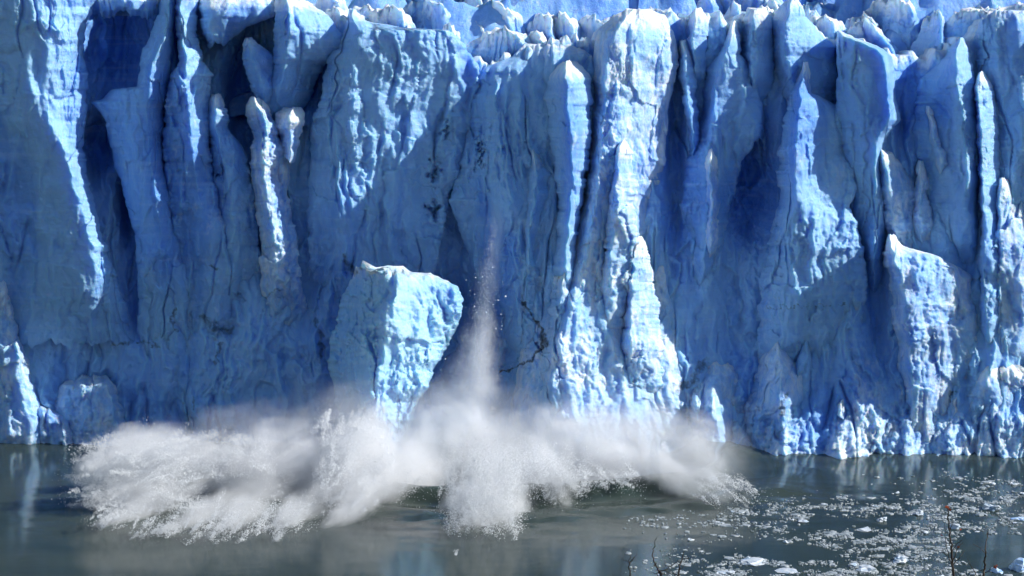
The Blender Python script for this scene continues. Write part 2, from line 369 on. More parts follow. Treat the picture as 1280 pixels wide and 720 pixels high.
# ---- pillars
def pillar(name, rows, sty='crisp', seed=0, back=-11., e=1.25, rnd=1.1, topr=14, crust=.45, blue=0., parent=None, org=G0, mat=None, label=None, amp=1., top_tilt=1.6, botclose=False, jag=1., topjag=2.5):
    rows = np.array(rows, float); step = 1.3
    v0, v1 = rows[0, 0], rows[-1, 0]
    n = max(6, int((v1 - v0) / step)); vs = np.linspace(v0, v1, n)
    ip = lambda k: np.interp(vs, rows[:, 0], rows[:, k])
    uL, uC, uR, pL, pC, pR = (ip(k) for k in range(1, 7))
    # soften the kinks of the outline, then roughen it
    tz = np.clip((vs - v0) / 20, .25, 1) * jag
    uL = uL + tz * (3.2 * fbm(vs / 26, 0 * vs + seed, 7 + seed, 5, .62) + 3.5 * steps(vs / 19, 0 * vs + seed * 3.7, 5 + seed)); uR = uR + tz * (3.2 * fbm(vs / 26, 0 * vs + 40 + seed, 8 + seed, 5, .62) + 3.5 * steps(vs / 19, 0 * vs + 50 + seed * 3.7, 6 + seed))
    uC = uC + jag * 3.0 * fbm(vs / 30, 0 * vs + 80 + seed, 9 + seed, 3, .6)
    uR = np.maximum(uR, uL + 1.5); uC = np.clip(uC, uL + .15 * (uR - uL), uR - .1 * (uR - uL))
    wid = np.max(rows[:, 3] - rows[:, 1]); m = max(7, int(wid / step)) | 1
    s = np.linspace(-1, 1, m)[None]
    U = np.where(s < 0, uC[:, None] + s * (uC - uL)[:, None], uC[:, None] + s * (uR - uC)[:, None])
    Vm = np.repeat(vs[:, None], m, 1); dt0 = Vm - v0
    Vm = Vm + 9 * fbm(U / 24, 0 * U + seed, 190 + seed, 4, .6) * np.exp(-(v1 - Vm) / 12)
    Vm = Vm + topjag * (fbm(U / 11, 0 * U + seed, 90 + seed, 4, .65) + .8 * steps(U / 8, 0 * U + seed, 95 + seed)) * np.exp(-dt0 / 14)
    pe = np.where(s < 0, pL[:, None], pR[:, None])
    P = pC[:, None] - (pC[:, None] - pe) * np.abs(s)**e
    wloc = np.clip((uR - uL) / 30, .25, 1)[:, None]
    P = P - rnd * wloc * (1 - np.sqrt(np.clip(1 - np.abs(s)**7, 0, 1)))
    dt = dt0
    P = P - top_tilt * (1 - np.sqrt(1 - np.clip(1 - dt / topr, 0, 1)**2))
    P = P + amp * detail(U, Vm, 200 + seed * 13, sty) * np.clip(.35 + wloc, .4, 1)
    pos = pt(U, Vm, 300 - P)
    bp = np.full(n, back)
    bL = pt(uL + .10 * (uR - uL), vs, 300 - bp)[:, None]; bR = pt(uR - .10 * (uR - uL), vs, 300 - bp)[:, None]
    ring = np.concatenate([bL, pos, bR], 1)
    cap = ring[0].copy(); cap[:] = (ring[0, :1] + ring[0, -1:]) / 2
    rl = [cap[None], ring]
    if botclose:
        cb = ring[-1].copy(); cb[:] = (ring[-1, :1] + ring[-1, -1:]) / 2; rl.append(cb[None])
    allp = np.concatenate(rl, 0)
    def padded(A, val=0.):
        B = np.pad(A, ((1, 1 if botclose else 0), (1, 1)), mode='edge'); return B
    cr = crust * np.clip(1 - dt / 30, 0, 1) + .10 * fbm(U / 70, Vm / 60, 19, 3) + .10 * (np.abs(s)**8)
    if sty == 'crisp': cr = cr + .13  # extra white for the sunlit pillars: sunlight put into the colour
    if sty in ('rubble', 'rough'): cr = cr + .31  # weathered ice, whitened further to paint in the sun on these faces
    o = mesh_from(name, allp.reshape(-1, 3) - org, grid_faces(allp.shape[0], m + 2, True), mat or M_ICE, parent or glacier,
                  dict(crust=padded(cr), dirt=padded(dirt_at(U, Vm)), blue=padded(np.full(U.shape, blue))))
    if label: o['label'] = label
    return o

def pil(name, rows, ps, **kw):
    """rows (v,uL,uC,uR) with one (pL,pC,pR), or ps a list of them per row"""
    ps = [ps] * len(rows) if not isinstance(ps, list) else ps
    ps = ps + [ps[-1]] * (len(rows) - len(ps))
    return pillar(name, [(*r, *q) for r, q in zip(rows, ps)], **kw)

sd = iter(range(1, 200))
# left end
pil('ice_buttress', [(-25, -90, 36, 125), (0, -90, 40, 122), (25, -90, 50, 108), (60, -90, 60, 104), (110, -80, 56, 110), (150, -70, 60, 108), (190, -60, 82, 104),
    (240, -50, 94, 113), (300, -45, 120, 130), (360, -40, 118, 150), (430, -40, 120, 170)],
    [(-5, 3.5, -4)] * 7 + [(-5, 2.5, -4), (-5, 1, -4), (-6, -1, -5), (-8, -5, -8)], sty='smooth', seed=next(sd), crust=.5)
pil('ice_buttress', [(-15, 118, 150, 205), (0, 122, 155, 203), (12, 124, 160, 200), (20, 128, 165, 197)], [(-5, -2, -5), (-4, 0, -4), (-5, -1, -5), (-8, -7, -8)], sty='smooth', seed=next(sd), crust=.7, topr=25, top_tilt=3)
pil('ice_pillar', [(-20, 203, 214, 224), (0, 199, 212, 222), (20, 197, 211, 220), (50, 184, 205, 217), (80, 174, 190, 214), (108, 171, 186, 210), (112, 140, 186, 208), (124, 128, 184, 206), (128, 113, 182, 206),
    (134, 120, 182, 205), (150, 132, 184, 205), (180, 138, 186, 204), (206, 142, 188, 206), (225, 150, 192, 210), (290, 168, 200, 226), (360, 172, 205, 242), (440, 172, 205, 250)],
    [(-4, 0, -4)] * 14 + [(-4.5, -1, -4.5), (-5, -3, -5), (-8, -7, -8)], sty='smooth', seed=next(sd), jag=.6)
pil('ice_pillar', [(-20, 222, 231, 252), (0, 219, 227, 248), (40, 220, 228, 245), (76, 226, 232, 252), (92, 214, 233, 264), (130, 207, 235, 264), (180, 204, 240, 262), (260, 210, 250, 276), (340, 222, 262, 300), (430, 225, 270, 310)],
    [(-3, 2, -3)] * 7 + [(-3.5, 1, -3.5), (-5, -2, -4.5), (-8, -6, -8)], seed=next(sd))
pil('ice_buttress', [(-14, 246, 262, 352), (8, 247, 262, 350), (20, 250, 262, 346), (34, 252, 262, 310), (46, 255, 268, 292), (60, 262, 271, 278)],
    [(-4, -1, -4), (-3, .5, -2.5), (-3, .5, -3.5), (-4, 0, -5), (-6, -1, -6), (-7, -4, -7)], seed=next(sd), crust=.7, topr=40, top_tilt=4)
pil('ice_pillar', [(118, 262, 270, 276), (130, 258, 268, 282), (160, 258, 270, 286), (182, 262, 274, 304), (230, 262, 285, 318), (300, 268, 292, 325), (400, 268, 295, 330)],
    [(-4, -.5, -4)] * 5 + [(-5, -2, -5), (-8, -7, -8)], seed=next(sd))
pil('ice_pinnacle', [(47, 307, 310, 314), (56, 304, 311, 326), (70, 303, 314, 344), (90, 306, 322, 345), (110, 315, 330, 345), (135, 318, 330, 342), (150, 312, 325, 338)],
    [(-3, .5, -2)] * 5 + [(-5, -3, -5)], sty='smooth', seed=next(sd))
pil('ice_buttress', [(-6, 344, 356, 372), (10, 342, 362, 396), (20, 343, 364, 412), (40, 342, 362, 428), (52, 342, 360, 434), (66, 343, 358, 430), (74, 343, 357, 420), (80, 342, 357, 405), (110, 332, 350, 392), (140, 320, 345, 380), (170, 318, 340, 370)],
    [(-2, 1, -3), (-2, 3, -2), (-1, 3.5, -1), (-1, 3.5, -.5), (-1, 3, -1), (-2, 2.5, -3), (-2, 2, -5), (-2, 1, -7), (-3, 0, -8), (-5, -3, -8), (-8, -7, -9)],
    sty='smooth', seed=next(sd), crust=.75, topr=46, top_tilt=5)
pil('ice_pillar', [(122, 313, 318, 328), (132, 308, 322, 336), (142, 308, 330, 340), (170, 316, 332, 350), (185, 313, 330, 364), (230, 315, 332, 360), (290, 324, 342, 368), (360, 328, 350, 380), (440, 330, 352, 390)],
    [(-2.5, 3, -2)] * 6 + [(-3, 1.5, -2.5), (-4.5, -1, -4), (-8, -6, -8)], sty='rubble', seed=next(sd))
pil('ice_boulder', [(134, 356, 366, 376), (142, 344, 362, 382), (158, 342, 362, 381), (170, 350, 364, 377), (186, 352, 363, 372), (200, 352, 360, 368)], (-1, 2.5, -.5), sty='rubble', seed=next(sd), topr=18, top_tilt=2.5)
# slab above the falling block
pil('ice_slab', [(12, 437, 441, 446), (26, 433, 443, 456), (34, 430, 446, 500), (38, 427, 446, 560), (46, 423, 447, 572), (60, 418, 448, 584), (80, 408, 446, 597), (130, 398, 444, 602), (170, 388, 440, 590), (250, 385, 435, 562), (330, 388, 435, 545), (430, 392, 435, 535)],
    [(-3, 1, -2), (-3, 2, -2), (-3, 3, 0), (-3, 3.4, -.2), (-3, 3.4, -.4), (-3, 3.2, -1), (-3, 3, -2), (-2.5, 2.6, -3.2), (-2.5, 2, -3.5), (-3, 1.2, -4), (-4.5, -1, -5), (-8, -6, -8)], sty='smooth', seed=next(sd), topr=30, top_tilt=2.2, crust=.35, amp=1.4)
# central massif
pil('ice_buttress', [(56, 655, 692, 720), (70, 640, 690, 740), (84, 610, 680, 745), (100, 596, 668, 745), (116, 589, 655, 745), (132, 583, 650, 745), (160, 583, 648, 745), (180, 576, 645, 745), (250, 562, 640, 740), (330, 590, 645, 735), (400, 622, 655, 730), (440, 640, 662, 730), (470, 622, 660, 730), (510, 616, 655, 730)],
    [(-3.5, 1, -1)] + [(-3.2, 5, 4)] * 7 + [(-3.5, 5, 4), (-3, 4.5, 4), (-2, 4, 3.5), (-2, 4, 3), (-3, 3, 3), (-4, 1, 1)], sty='wall', seed=next(sd), topr=40, top_tilt=4)
pil('ice_rib', [(188, 663, 667, 672), (202, 662, 668, 684), (218, 660, 671, 692), (240, 655, 673, 694), (268, 654, 664, 690), (300, 654, 661, 688), (400, 645, 658, 690), (480, 640, 655, 690)],
    [(4, 7, 4)] * 5 + [(3, 7, 4), (2, 6, 3), (-1, 3, -1)], seed=next(sd))
pil('ice_pillar', [(76, 704, 709, 720), (84, 692, 708, 729), (95, 684, 707, 736), (120, 680, 709, 740), (160, 683, 713, 740), (200, 690, 717, 736), (250, 697, 714, 729), (300, 695, 710, 722), (350, 688, 706, 720), (420, 680, 704, 722), (480, 675, 704, 722)],
    [(4, 13, 7)] * 7 + [(4, 12.5, 7), (3, 11, 6), (0, 6, 3)], seed=next(sd), topr=26, top_tilt=3)
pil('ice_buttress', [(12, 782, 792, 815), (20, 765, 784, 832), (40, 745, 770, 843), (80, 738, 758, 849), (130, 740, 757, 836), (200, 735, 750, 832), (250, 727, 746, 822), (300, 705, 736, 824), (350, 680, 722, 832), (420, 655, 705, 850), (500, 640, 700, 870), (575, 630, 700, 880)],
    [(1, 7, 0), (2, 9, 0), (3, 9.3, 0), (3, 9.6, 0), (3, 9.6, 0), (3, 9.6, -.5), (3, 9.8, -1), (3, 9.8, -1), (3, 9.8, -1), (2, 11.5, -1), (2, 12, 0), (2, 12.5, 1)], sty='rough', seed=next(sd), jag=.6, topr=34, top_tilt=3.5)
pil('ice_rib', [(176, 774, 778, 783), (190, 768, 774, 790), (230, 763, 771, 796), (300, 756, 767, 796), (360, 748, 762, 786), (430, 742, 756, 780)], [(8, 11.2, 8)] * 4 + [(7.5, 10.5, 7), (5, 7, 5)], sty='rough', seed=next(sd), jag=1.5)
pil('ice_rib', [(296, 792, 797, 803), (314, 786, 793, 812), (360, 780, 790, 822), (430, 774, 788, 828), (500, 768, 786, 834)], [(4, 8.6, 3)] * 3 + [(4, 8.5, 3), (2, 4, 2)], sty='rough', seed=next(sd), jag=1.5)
pil('ice_rib', [(326, 702, 707, 713), (342, 696, 704, 720), (390, 686, 700, 726), (450, 674, 692, 726), (530, 662, 688, 730)], [(6, 12, 7)] * 3 + [(5, 12, 7), (4, 11, 7)], sty='rough', seed=next(sd), jag=1.5)
# ribs right of the massif
pil('ice_rib', [(50, 850, 855, 860), (70, 847, 855, 868), (110, 850, 858, 871), (165, 862, 867, 874), (230, 862, 866, 874)], [(-3, 1, -2)] * 4 + [(-8, -6, -8)], seed=next(sd))
pil('ice_rib', [(10, 868, 872, 876), (24, 862, 869, 886), (50, 858, 866, 885), (90, 862, 869, 883), (130, 866, 872, 882)], [(-4, .5, -3)] * 4 + [(-8, -6, -8)], seed=next(sd))
pil('ice_pillar', [(28, 914, 917, 921), (45, 908, 914, 926), (68, 896, 908, 928), (88, 881, 900, 942), (130, 876, 892, 952), (170, 871, 888, 952), (200, 858, 882, 930), (250, 850, 884, 915), (300, 853, 884, 905), (350, 848, 878, 896), (430, 840, 870, 890)],
    [(-4, 2, -2)] * 6 + [(-4, 2, -3), (-4, 2, -3), (-4, 1, -4), (-5, -1, -5), (-8, -7, -8)], seed=next(sd))
pil('ice_rib', [(186, 884, 888, 893), (200, 880, 887, 900), (240, 880, 890, 902), (300, 878, 889, 897), (350, 872, 884, 893)], [(0, 3.4, 0)] * 4 + [(-5, -3, -5)], sty='rough', seed=next(sd))
pil('ice_pillar', [(10, 934, 944, 958), (25, 929, 940, 965), (60, 927, 938, 968), (95, 930, 940, 970), (130, 934, 942, 964), (170, 938, 944, 958)], [(-5, 1, -3)] * 4 + [(-8, -4, -7)], seed=next(sd))
pil('ice_pinnacle', [(-2, 985, 990, 997), (8, 974, 988, 1003), (20, 966, 984, 1008), (40, 963, 981, 1024), (58, 964, 980, 1044), (90, 970, 988, 1047), (130, 972, 995, 1047), (190, 975, 1000, 1046), (260, 980, 1000, 1040)],
    [(-5, 1, -2), (-5, 2, -2), (-5, 2, -2), (-5, 2, -3), (-5, 2, -4), (-5, 1, -5), (-6, -1, -6), (-7, -4, -7), (-9, -8, -9)], sty='smooth', seed=next(sd), topr=24)
pil('ice_pinnacle', [(79, 1003, 1006, 1010), (92, 999, 1005, 1012), (104, 994, 1003, 1013), (116, 989, 1001, 1018), (128, 985, 1000, 1040), (140, 981, 999, 1055), (152, 978, 998, 1059), (166, 976, 997, 1060), (190, 973, 995, 1057), (212, 972, 994, 1066), (236, 974, 995, 1073), (258, 972, 996, 1062),
    (272, 968, 995, 1068), (300, 962, 996, 1078), (350, 952, 990, 1085), (420, 945, 985, 1080), (500, 940, 985, 1075)],
    [(0, 5, 2)] * 4 + [(0, 6, 1)] * 8 + [(0, 6, 1), (-1, 5, 0), (-2, 3, -1), (-3, 0, -3), (-8, -5, -8)], seed=next(sd), back=-7, topr=12)
pil('ice_pillar', [(39, 1046, 1049, 1052), (46, 1046, 1056, 1066), (54, 1045, 1080, 1088), (62, 1045, 1096, 1104), (70, 1045, 1104, 1114), (80, 1045, 1107, 1118), (120, 1045, 1110, 1121), (150, 1047, 1113, 1126), (172, 1050, 1098, 1108), (200, 1055, 1094, 1102), (260, 1062, 1096, 1112), (320, 1078, 1092, 1108), (360, 1082, 1092, 1105)],
    [(1, 3, 0)] + [(1.4, 5.5, -1)] * 7 + [(1, 5, -1), (0, 4, -2), (-2, 2, -3), (-4, 0, -4), (-8, -6, -8)], sty='smooth', seed=next(sd), jag=.6, topr=9)
pil('ice_rib', [(184, 1097, 1101, 1105), (200, 1096, 1106, 1124), (240, 1098, 1112, 1150), (300, 1108, 1122, 1160), (350, 1115, 1128, 1160)], [(-1, 2.4, -2)] * 3 + [(-3, 0, -4), (-8, -7, -8)], sty='rough', seed=next(sd))
pil('ice_rib', [(134, 1156, 1160, 1165), (158, 1158, 1166, 1181), (180, 1160, 1170, 1190), (205, 1166, 1176, 1192), (240, 1168, 1178, 1190)], [(-3, 1, -3)] * 4 + [(-8, -6, -8)], sty='rough', seed=next(sd))
pil('ice_rib', [(202, 1146, 1150, 1158), (235, 1142, 1150, 1162), (280, 1140, 1152, 1166), (320, 1140, 1154, 1170)], [(-3, .6, -3)] * 3 + [(-8, -6, -8)], sty='rough', seed=next(sd))
pil('ice_pillar', [(48, 1196, 1200, 1206), (60, 1186, 1196, 1210), (80, 1170, 1196, 1214), (100, 1150, 1197, 1219), (160, 1140, 1204, 1224), (220, 1150, 1210, 1226), (300, 1165, 1214, 1228), (360, 1175, 1214, 1230)],
    [(-3, 2, -2), (-3, 3, -1), (-3, 4, -1), (-3, 4.4, -1), (-3, 4, -1), (-3, 3, -2), (-3.5, 0, -4), (-8, -6, -8)], sty='smooth', seed=next(sd), crust=.3)
pil('ice_pillar', [(90, 1222, 1226, 1232), (110, 1216, 1222, 1242), (160, 1221, 1226, 1249), (230, 1222, 1228, 1252), (300, 1223, 1230, 1258), (370, 1222, 1232, 1268), (450, 1220, 1235, 1280)],
    [(-1, 4, -1.5)] * 4 + [(-2, 4, -2), (-2, 3, -2), (-6, -2, -6)], seed=next(sd))
pil('ice_buttress', [(14, 1236, 1250, 1340), (24, 1226, 1246, 1380), (50, 1218, 1246, 1400), (100, 1224, 1250, 1400), (200, 1240, 1262, 1400), (320, 1245, 1270, 1400), (430, 1240, 1270, 1400)],
    [(-3, 1, 3), (-3, 1, 3), (-3, .6, 3), (-3, .4, 2), (-4, -.5, 2), (-5, -1, 1), (-8, -6, -5)], sty='smooth', seed=next(sd), topr=30, top_tilt=3)
pil('ice_pillar', [(222, 1245, 1252, 1262), (245, 1241, 1250, 1282), (280, 1238, 1250, 1310), (350, 1236, 1252, 1340), (440, 1230, 1254, 1350), (500, 1225, 1254, 1350)], [(-3, 2.4, -3)] * 4 + [(-4, 2, -4), (-8, -5, -8)], sty='rough', seed=next(sd))
# lower right
pil('ice_buttress', [(293, 1110, 1113, 1117), (308, 1104, 1113, 1130), (320, 1105, 1117, 1172), (334, 1108, 1121, 1200), (350, 1111, 1125, 1222), (400, 1116, 1130, 1233), (440, 1120, 1136, 1245), (500, 1120, 1132, 1262), (580, 1115, 1130, 1280)],
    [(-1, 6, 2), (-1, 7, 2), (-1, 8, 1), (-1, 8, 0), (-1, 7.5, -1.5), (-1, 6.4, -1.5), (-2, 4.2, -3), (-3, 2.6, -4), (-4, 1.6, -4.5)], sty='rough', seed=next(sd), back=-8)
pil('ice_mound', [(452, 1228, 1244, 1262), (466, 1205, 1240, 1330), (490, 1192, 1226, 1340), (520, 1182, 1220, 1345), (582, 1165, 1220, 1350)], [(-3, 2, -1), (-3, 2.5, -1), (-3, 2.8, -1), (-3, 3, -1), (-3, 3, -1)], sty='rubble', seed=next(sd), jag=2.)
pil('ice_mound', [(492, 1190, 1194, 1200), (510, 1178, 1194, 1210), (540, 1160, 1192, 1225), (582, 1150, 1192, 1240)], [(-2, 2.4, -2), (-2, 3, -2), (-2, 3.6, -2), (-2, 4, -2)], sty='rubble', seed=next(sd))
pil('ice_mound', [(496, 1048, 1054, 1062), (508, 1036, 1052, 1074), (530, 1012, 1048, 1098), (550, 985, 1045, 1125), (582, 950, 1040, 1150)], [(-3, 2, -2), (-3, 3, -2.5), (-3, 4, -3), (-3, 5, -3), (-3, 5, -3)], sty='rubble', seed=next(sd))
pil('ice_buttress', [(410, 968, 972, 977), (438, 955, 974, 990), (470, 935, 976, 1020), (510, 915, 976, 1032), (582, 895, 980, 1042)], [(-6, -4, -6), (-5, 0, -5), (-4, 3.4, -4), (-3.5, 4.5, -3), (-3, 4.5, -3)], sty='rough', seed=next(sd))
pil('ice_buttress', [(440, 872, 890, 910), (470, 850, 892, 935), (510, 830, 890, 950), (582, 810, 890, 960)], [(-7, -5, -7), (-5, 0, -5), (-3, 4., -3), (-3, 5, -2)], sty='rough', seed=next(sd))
# lower left
pil('ice_mound', [(470, 96, 122, 132), (482, 76, 134, 144), (510, 60, 142, 154), (545, 45, 150, 162), (582, 35, 152, 168)], [(-8, -5, -7), (-7, -3, -6.5), (-7, -2, -6), (-6, -1, -6), (-6, 0, -5)], sty='rubble', seed=next(sd), crust=.1)
pil('ice_mound', [(508, -30, 48, 62), (525, -50, 70, 84), (550, -60, 84, 98), (582, -70, 90, 108)], [(-8, -3.5, -7), (-7, -2.5, -6), (-6, -1.5, -5), (-5, 0, -4)], sty='rubble', seed=next(sd), crust=.1)
pil('ice_buttress', [(350, -60, 4, 12), (400, -60, 10, 20), (450, -60, 22, 32), (520, -60, 44, 56), (582, -60, 50, 66)], [(-8, -4, -7), (-7, -4, -6.5), (-7, -3, -6), (-6, -2, -5), (-6, -2, -5)], sty='rough', seed=next(sd), crust=.1)
pil('ice_rib', [(300, 196, 214, 236), (380, 190, 220, 250), (460, 186, 224, 262), (582, 180, 228, 270)], [(-10, -8, -10), (-9, -7, -9), (-8, -6, -8), (-8, -5, -7)], sty='wall', seed=next(sd), crust=.1)
pil('ice_rib', [(420, 300, 330, 360), (470, 290, 330, 372), (582, 280, 330, 380)], [(-8, -6, -8), (-7, -5, -7), (-7, -4, -6)], sty='wall', seed=next(sd), crust=.1)

# ---- seracs standing behind the front
rq = np.random.RandomState(5)
for (P0, v_lo, v_hi, sp) in ((-13, 2, 34, 66), (-26, -8, 24, 50), (-46, -18, 14, 42), (-75, -30, 2, 46), (-110, -44, -12, 50)):
    for uc in np.arange(352 + rq.uniform(0, 30), 1330, sp):
        uc = uc + rq.uniform(-12, 12); w_ = rq.uniform(60, 120); w_ = w_ * rq.choice([.5, .8, 1., 1.25]); vt = rq.uniform(v_lo, v_hi); h_ = rq.uniform(50, 80); sk = rq.uniform(-14, 14); cf = rq.uniform(.68, .9)
        if 590 < uc < 860: vt += 10
        rows = [(vt, uc + sk - 2, uc + sk, uc + sk + 3)]
        for q, g in ((.05, .36), (.12, .55), (.3, .78), (.55, 1.0), (1.0, 1.2), (2.2, 1.7)):
            L_ = uc + sk * (1 - q) - w_ * g * .5 * rq.uniform(.85, 1.15); R_ = uc + sk * (1 - q) + w_ * g * .5 * rq.uniform(.85, 1.15)
            rows.append((vt + q * h_, L_, L_ + cf * (R_ - L_), R_))
        pil('serac', rows, (P0 - 5, P0 + 3., P0 - 6), sty='crisp', seed=next(sd), back=P0 - 16, crust=rq.uniform(.2, .7), topr=6, top_tilt=2.0, topjag=8., parent=glacier, mat=M_ICE)

# ---- broken upper surface behind the front
nx, ny = 620, 420
gx = np.linspace(-230, 230, nx)[None].repeat(ny, 0); gy = (312 + 420 * np.linspace(0, 1, ny)**1.6)[:, None].repeat(nx, 1)
wx = gx + 8 * fbm(gx / 40, gy / 40, 41, 3); wy = gy + 8 * fbm(gx / 40, gy / 40, 42, 3)
sr = cells(wx / 17, wy / 7, 43, 'facet', 1.9) * 13 + cells(wx / 6.5, wy / 3.5, 44, 'facet', 2.) * 5.5 + ridged(wx / 18, wy / 24, 45, 3) * 2.5
gz = 42 + .115 * (gy - 312) + 1.3 * sr * np.clip((gy - 308) / 22, .15, 1) + .35 * fbm(gx / 2.2, gy / 2.2, 46, 3)
mesh_from('serac_field', np.stack([gx, gy, gz], -1).reshape(-1, 3) - G0, grid_faces(ny, nx)[:, ::-1], M_FIELD, glacier,
          dict(crust=np.clip((sr - 6) / 14, 0, .3), dirt=0 * gz, blue=0 * gz), True)

# ------------------------------------------------------------------ falling block
blk = tag(pil('falling_ice_block', [(334, 447, 450, 454), (338, 443, 468, 506), (345, 440, 478, 546), (352, 437, 480, 560), (358, 434, 482, 573), (375, 428, 484, 579), (396, 420, 482, 577), (430, 411, 478, 560), (460, 410, 476, 544), (490, 416, 472, 530), (530, 428, 470, 514), (580, 440, 470, 500)],
    [(10, 18, 14)] + [(7.5, 19, 12)] * 11, sty='block', seed=next(sd), back=7., rnd=1.6, topr=10, crust=.55, amp=1.6, topjag=10., mat=M_FRESH, botclose=True, parent=empty('tmp'), org=np.zeros(3)),
    'pale turquoise block of ice toppling into the spray at the foot of the wall', 'ice block')
tmp = blk.parent; blk.parent = None; bpy.data.objects.remove(tmp)

# ------------------------------------------------------------------ water
wx_ = np.concatenate([np.linspace(-900, -70, 40, endpoint=False), np.arange(-70, 70, .5), np.linspace(70, 900, 40)])
wy_ = np.concatenate([np.linspace(-60, 225, 20, endpoint=False), np.arange(225, 310, .5), np.linspace(310, 900, 30)])
WX, WY = np.meshgrid(wx_, wy_)
dr = np.hypot((WX + 3) / 1.25, WY - 290) + 2.2 * fbm(WX / 14, WY / 14, 81, 2)
WZ = 2.1 * np.exp(-((dr - 25) / 3.2)**2) * np.clip((WX + 40) / 30, 0, 1) * np.clip((40 - WX) / 14, 0, 1) + .5 * np.exp(-((dr - 33) / 3.)**2)
WZ = WZ + .16 * np.exp(-((WY - 262) / 14)**2) * np.clip((WY - 225) / 12, 0, 1) * np.clip(1 - np.abs(WX) / 70, 0, 1) * fbm(WX / 6, WY / 4, 82, 3)
w = mesh_from('water', np.stack([WX, WY, WZ], -1).reshape(-1, 3), grid_faces(len(wy_), len(wx_))[:, ::-1], M_WATER)
tag(w, kind='structure')

# bank under the viewpoint
by = np.array([-60, -20, 0, 8, 14, 20, 40, 70, 100, 120.]); bz = np.array([60.5, 59.6, 58.3, 57.0, 55.7, 53, 42, 24, 5, -4.])
bx = np.linspace(-90, 90, 120); yy = np.linspace(-60, 120, 140)
BX, BY = np.meshgrid(bx, yy); BZ = np.interp(BY, by, bz) + .25 * fbm(BX / 6, BY / 6, 61, 4)
def bank_z(x, y): return float(np.interp(y, by, bz) + .25 * fbm(np.array(x / 6.), np.array(y / 6.), 61, 4))
tag(mesh_from('bank', np.stack([BX, BY, BZ], -1).reshape(-1, 3), grid_faces(140, 120)[:, ::-1], M_BANK), kind='structure')

# ------------------------------------------------------------------ light
SUN = Vector((.80, -.17, .56)).normalized()
sl = bpy.data.lights.new('sun', 'SUN'); sl.energy = 5.0; sl.angle = R(.5); sl.color = (1, .97, .92)
so = bpy.data.objects.new('sun', sl); COL.objects.link(so); so.rotation_euler = SUN.to_track_quat('Z', 'Y').to_euler(); so.location = (60, 100, 150)
wd = bpy.data.worlds.new('World'); scene.world = wd; wd.use_nodes = True
nt = wd.node_tree; bg = nt.nodes['Background']; sky = nt.nodes.new('ShaderNodeTexSky'); sky.sky_type = 'NISHITA'; sky.sun_disc = False
sky.sun_elevation = math.asin(SUN.z); sky.sun_rotation = math.atan2(SUN.x, SUN.y); sky.altitude = 200; sky.air_density = 1.; sky.dust_density = .1; sky.ozone_density = 2.2
nt.links.new(sky.outputs[0], bg.inputs[0]); bg.inputs[1].default_value = .095

scene.view_settings.view_transform = 'Standard'; scene.view_settings.look = 'None'
scene.view_settings.exposure = .22; scene.view_settings.gamma = 1
scene.render.engine = 'CYCLES'; scene.cycles.use_denoising = True; scene.cycles.adaptive_threshold = .03
scene.cycles.max_bounces = 10; scene.cycles.diffuse_bounces = 4; scene.cycles.volume_bounces = 6; scene.cycles.volume_step_rate = .35
# ------------------------------------------------------------------ spray
def uv_sphere(nr=14, ns=24):
    th = np.linspace(0, np.pi, nr); ph = np.linspace(0, 2 * np.pi, ns, endpoint=False)
    T, Q = np.meshgrid(th, ph, indexing='ij')
    V = np.stack([np.cos(T), np.sin(T) * np.cos(Q), np.sin(T) * np.sin(Q)], -1).reshape(-1, 3)
    return V, grid_faces(nr, ns, True)
SPH = uv_sphere()
_sphere_mesh = {}
def lobe(name, a, b, rpx, mat, parent, rdepth=1.0, over=1.0):
    """ellipsoid of spray from pixel/distance a to b with lateral radius rpx pixels"""
    A = pt(a[0], a[1], a[2]); B = pt(b[0], b[1], b[2]); c = (A + B) / 2; ax = (B - A) / 2
    L = np.linalg.norm(ax); d = Vector(ax / L)
    r = rpx / F * c[1] / CT
    if mat.name not in _sphere_mesh:
        o = mesh_from(name, SPH[0], SPH[1], mat); _sphere_mesh[mat.name] = o.data
    else:
        o = bpy.data.objects.new(name, _sphere_mesh[mat.name]); COL.objects.link(o)
    fw = Vector((0, 1, 0)); up = d.cross(fw).normalized(); fw = up.cross(d).normalized()
    Rm = Matrix((d, fw, up)).transposed().to_4x4()
    o.matrix_world = Matrix.Translation(Vector(c)) @ Rm @ Matrix.Diagonal((L * over, r * rdepth, r, 1))
    if parent is not None:
        o.parent = parent; o.matrix_parent_inverse = Matrix.Translation(-Vector(parent.location))
    return o

V_JET = spray_material('spray_jet_volume', .72, .65, 2.7, 1.9, (.75, 1.15, 1.15), tip=.3)
V_CLOUD = spray_material('spray_cloud_volume', .40, .9, 2.9, 1.5, (.8, 1, 1))
V_MIST = spray_material('spray_mist_volume', .14, .95, 2.2, 1.2, (1, 1, 1))
V_FALL = spray_material('falling_spray_volume', .27, .95, 1.9, 2.2, (.5, 1.4, 1.4))
base = on_water(560, 575)
plume = tag(empty('splash_plume', tuple(base)), 'broad white burst of spray exploding off the water under the fallen ice', 'splash')
JETS = [((330, 560, 272), (78, 594, 257), 44), ((300, 590, 270), (84, 628, 254), 30), ((260, 550, 275), (104, 558, 266), 32), ((260, 600, 266), (92, 676, 248), 26),
        ((330, 600, 264), (174, 696, 244), 28), ((360, 590, 266), (238, 714, 241), 31), ((430, 600, 264), (318, 690, 246), 33), ((480, 590, 266), (402, 682, 248), 37), ((400, 650, 258), (484, 500, 276), 46), ((430, 600, 266), (500, 540, 276), 46),
        ((560, 560, 276), (452, 640, 259), 52), ((630, 540, 278), (606, 712, 243), 60), ((600, 590, 270), (570, 682, 251), 40), ((640, 560, 275), (716, 632, 260), 54),
        ((650, 570, 278), (806, 606, 266), 38), ((330, 580, 270), (420, 610, 266), 50)]
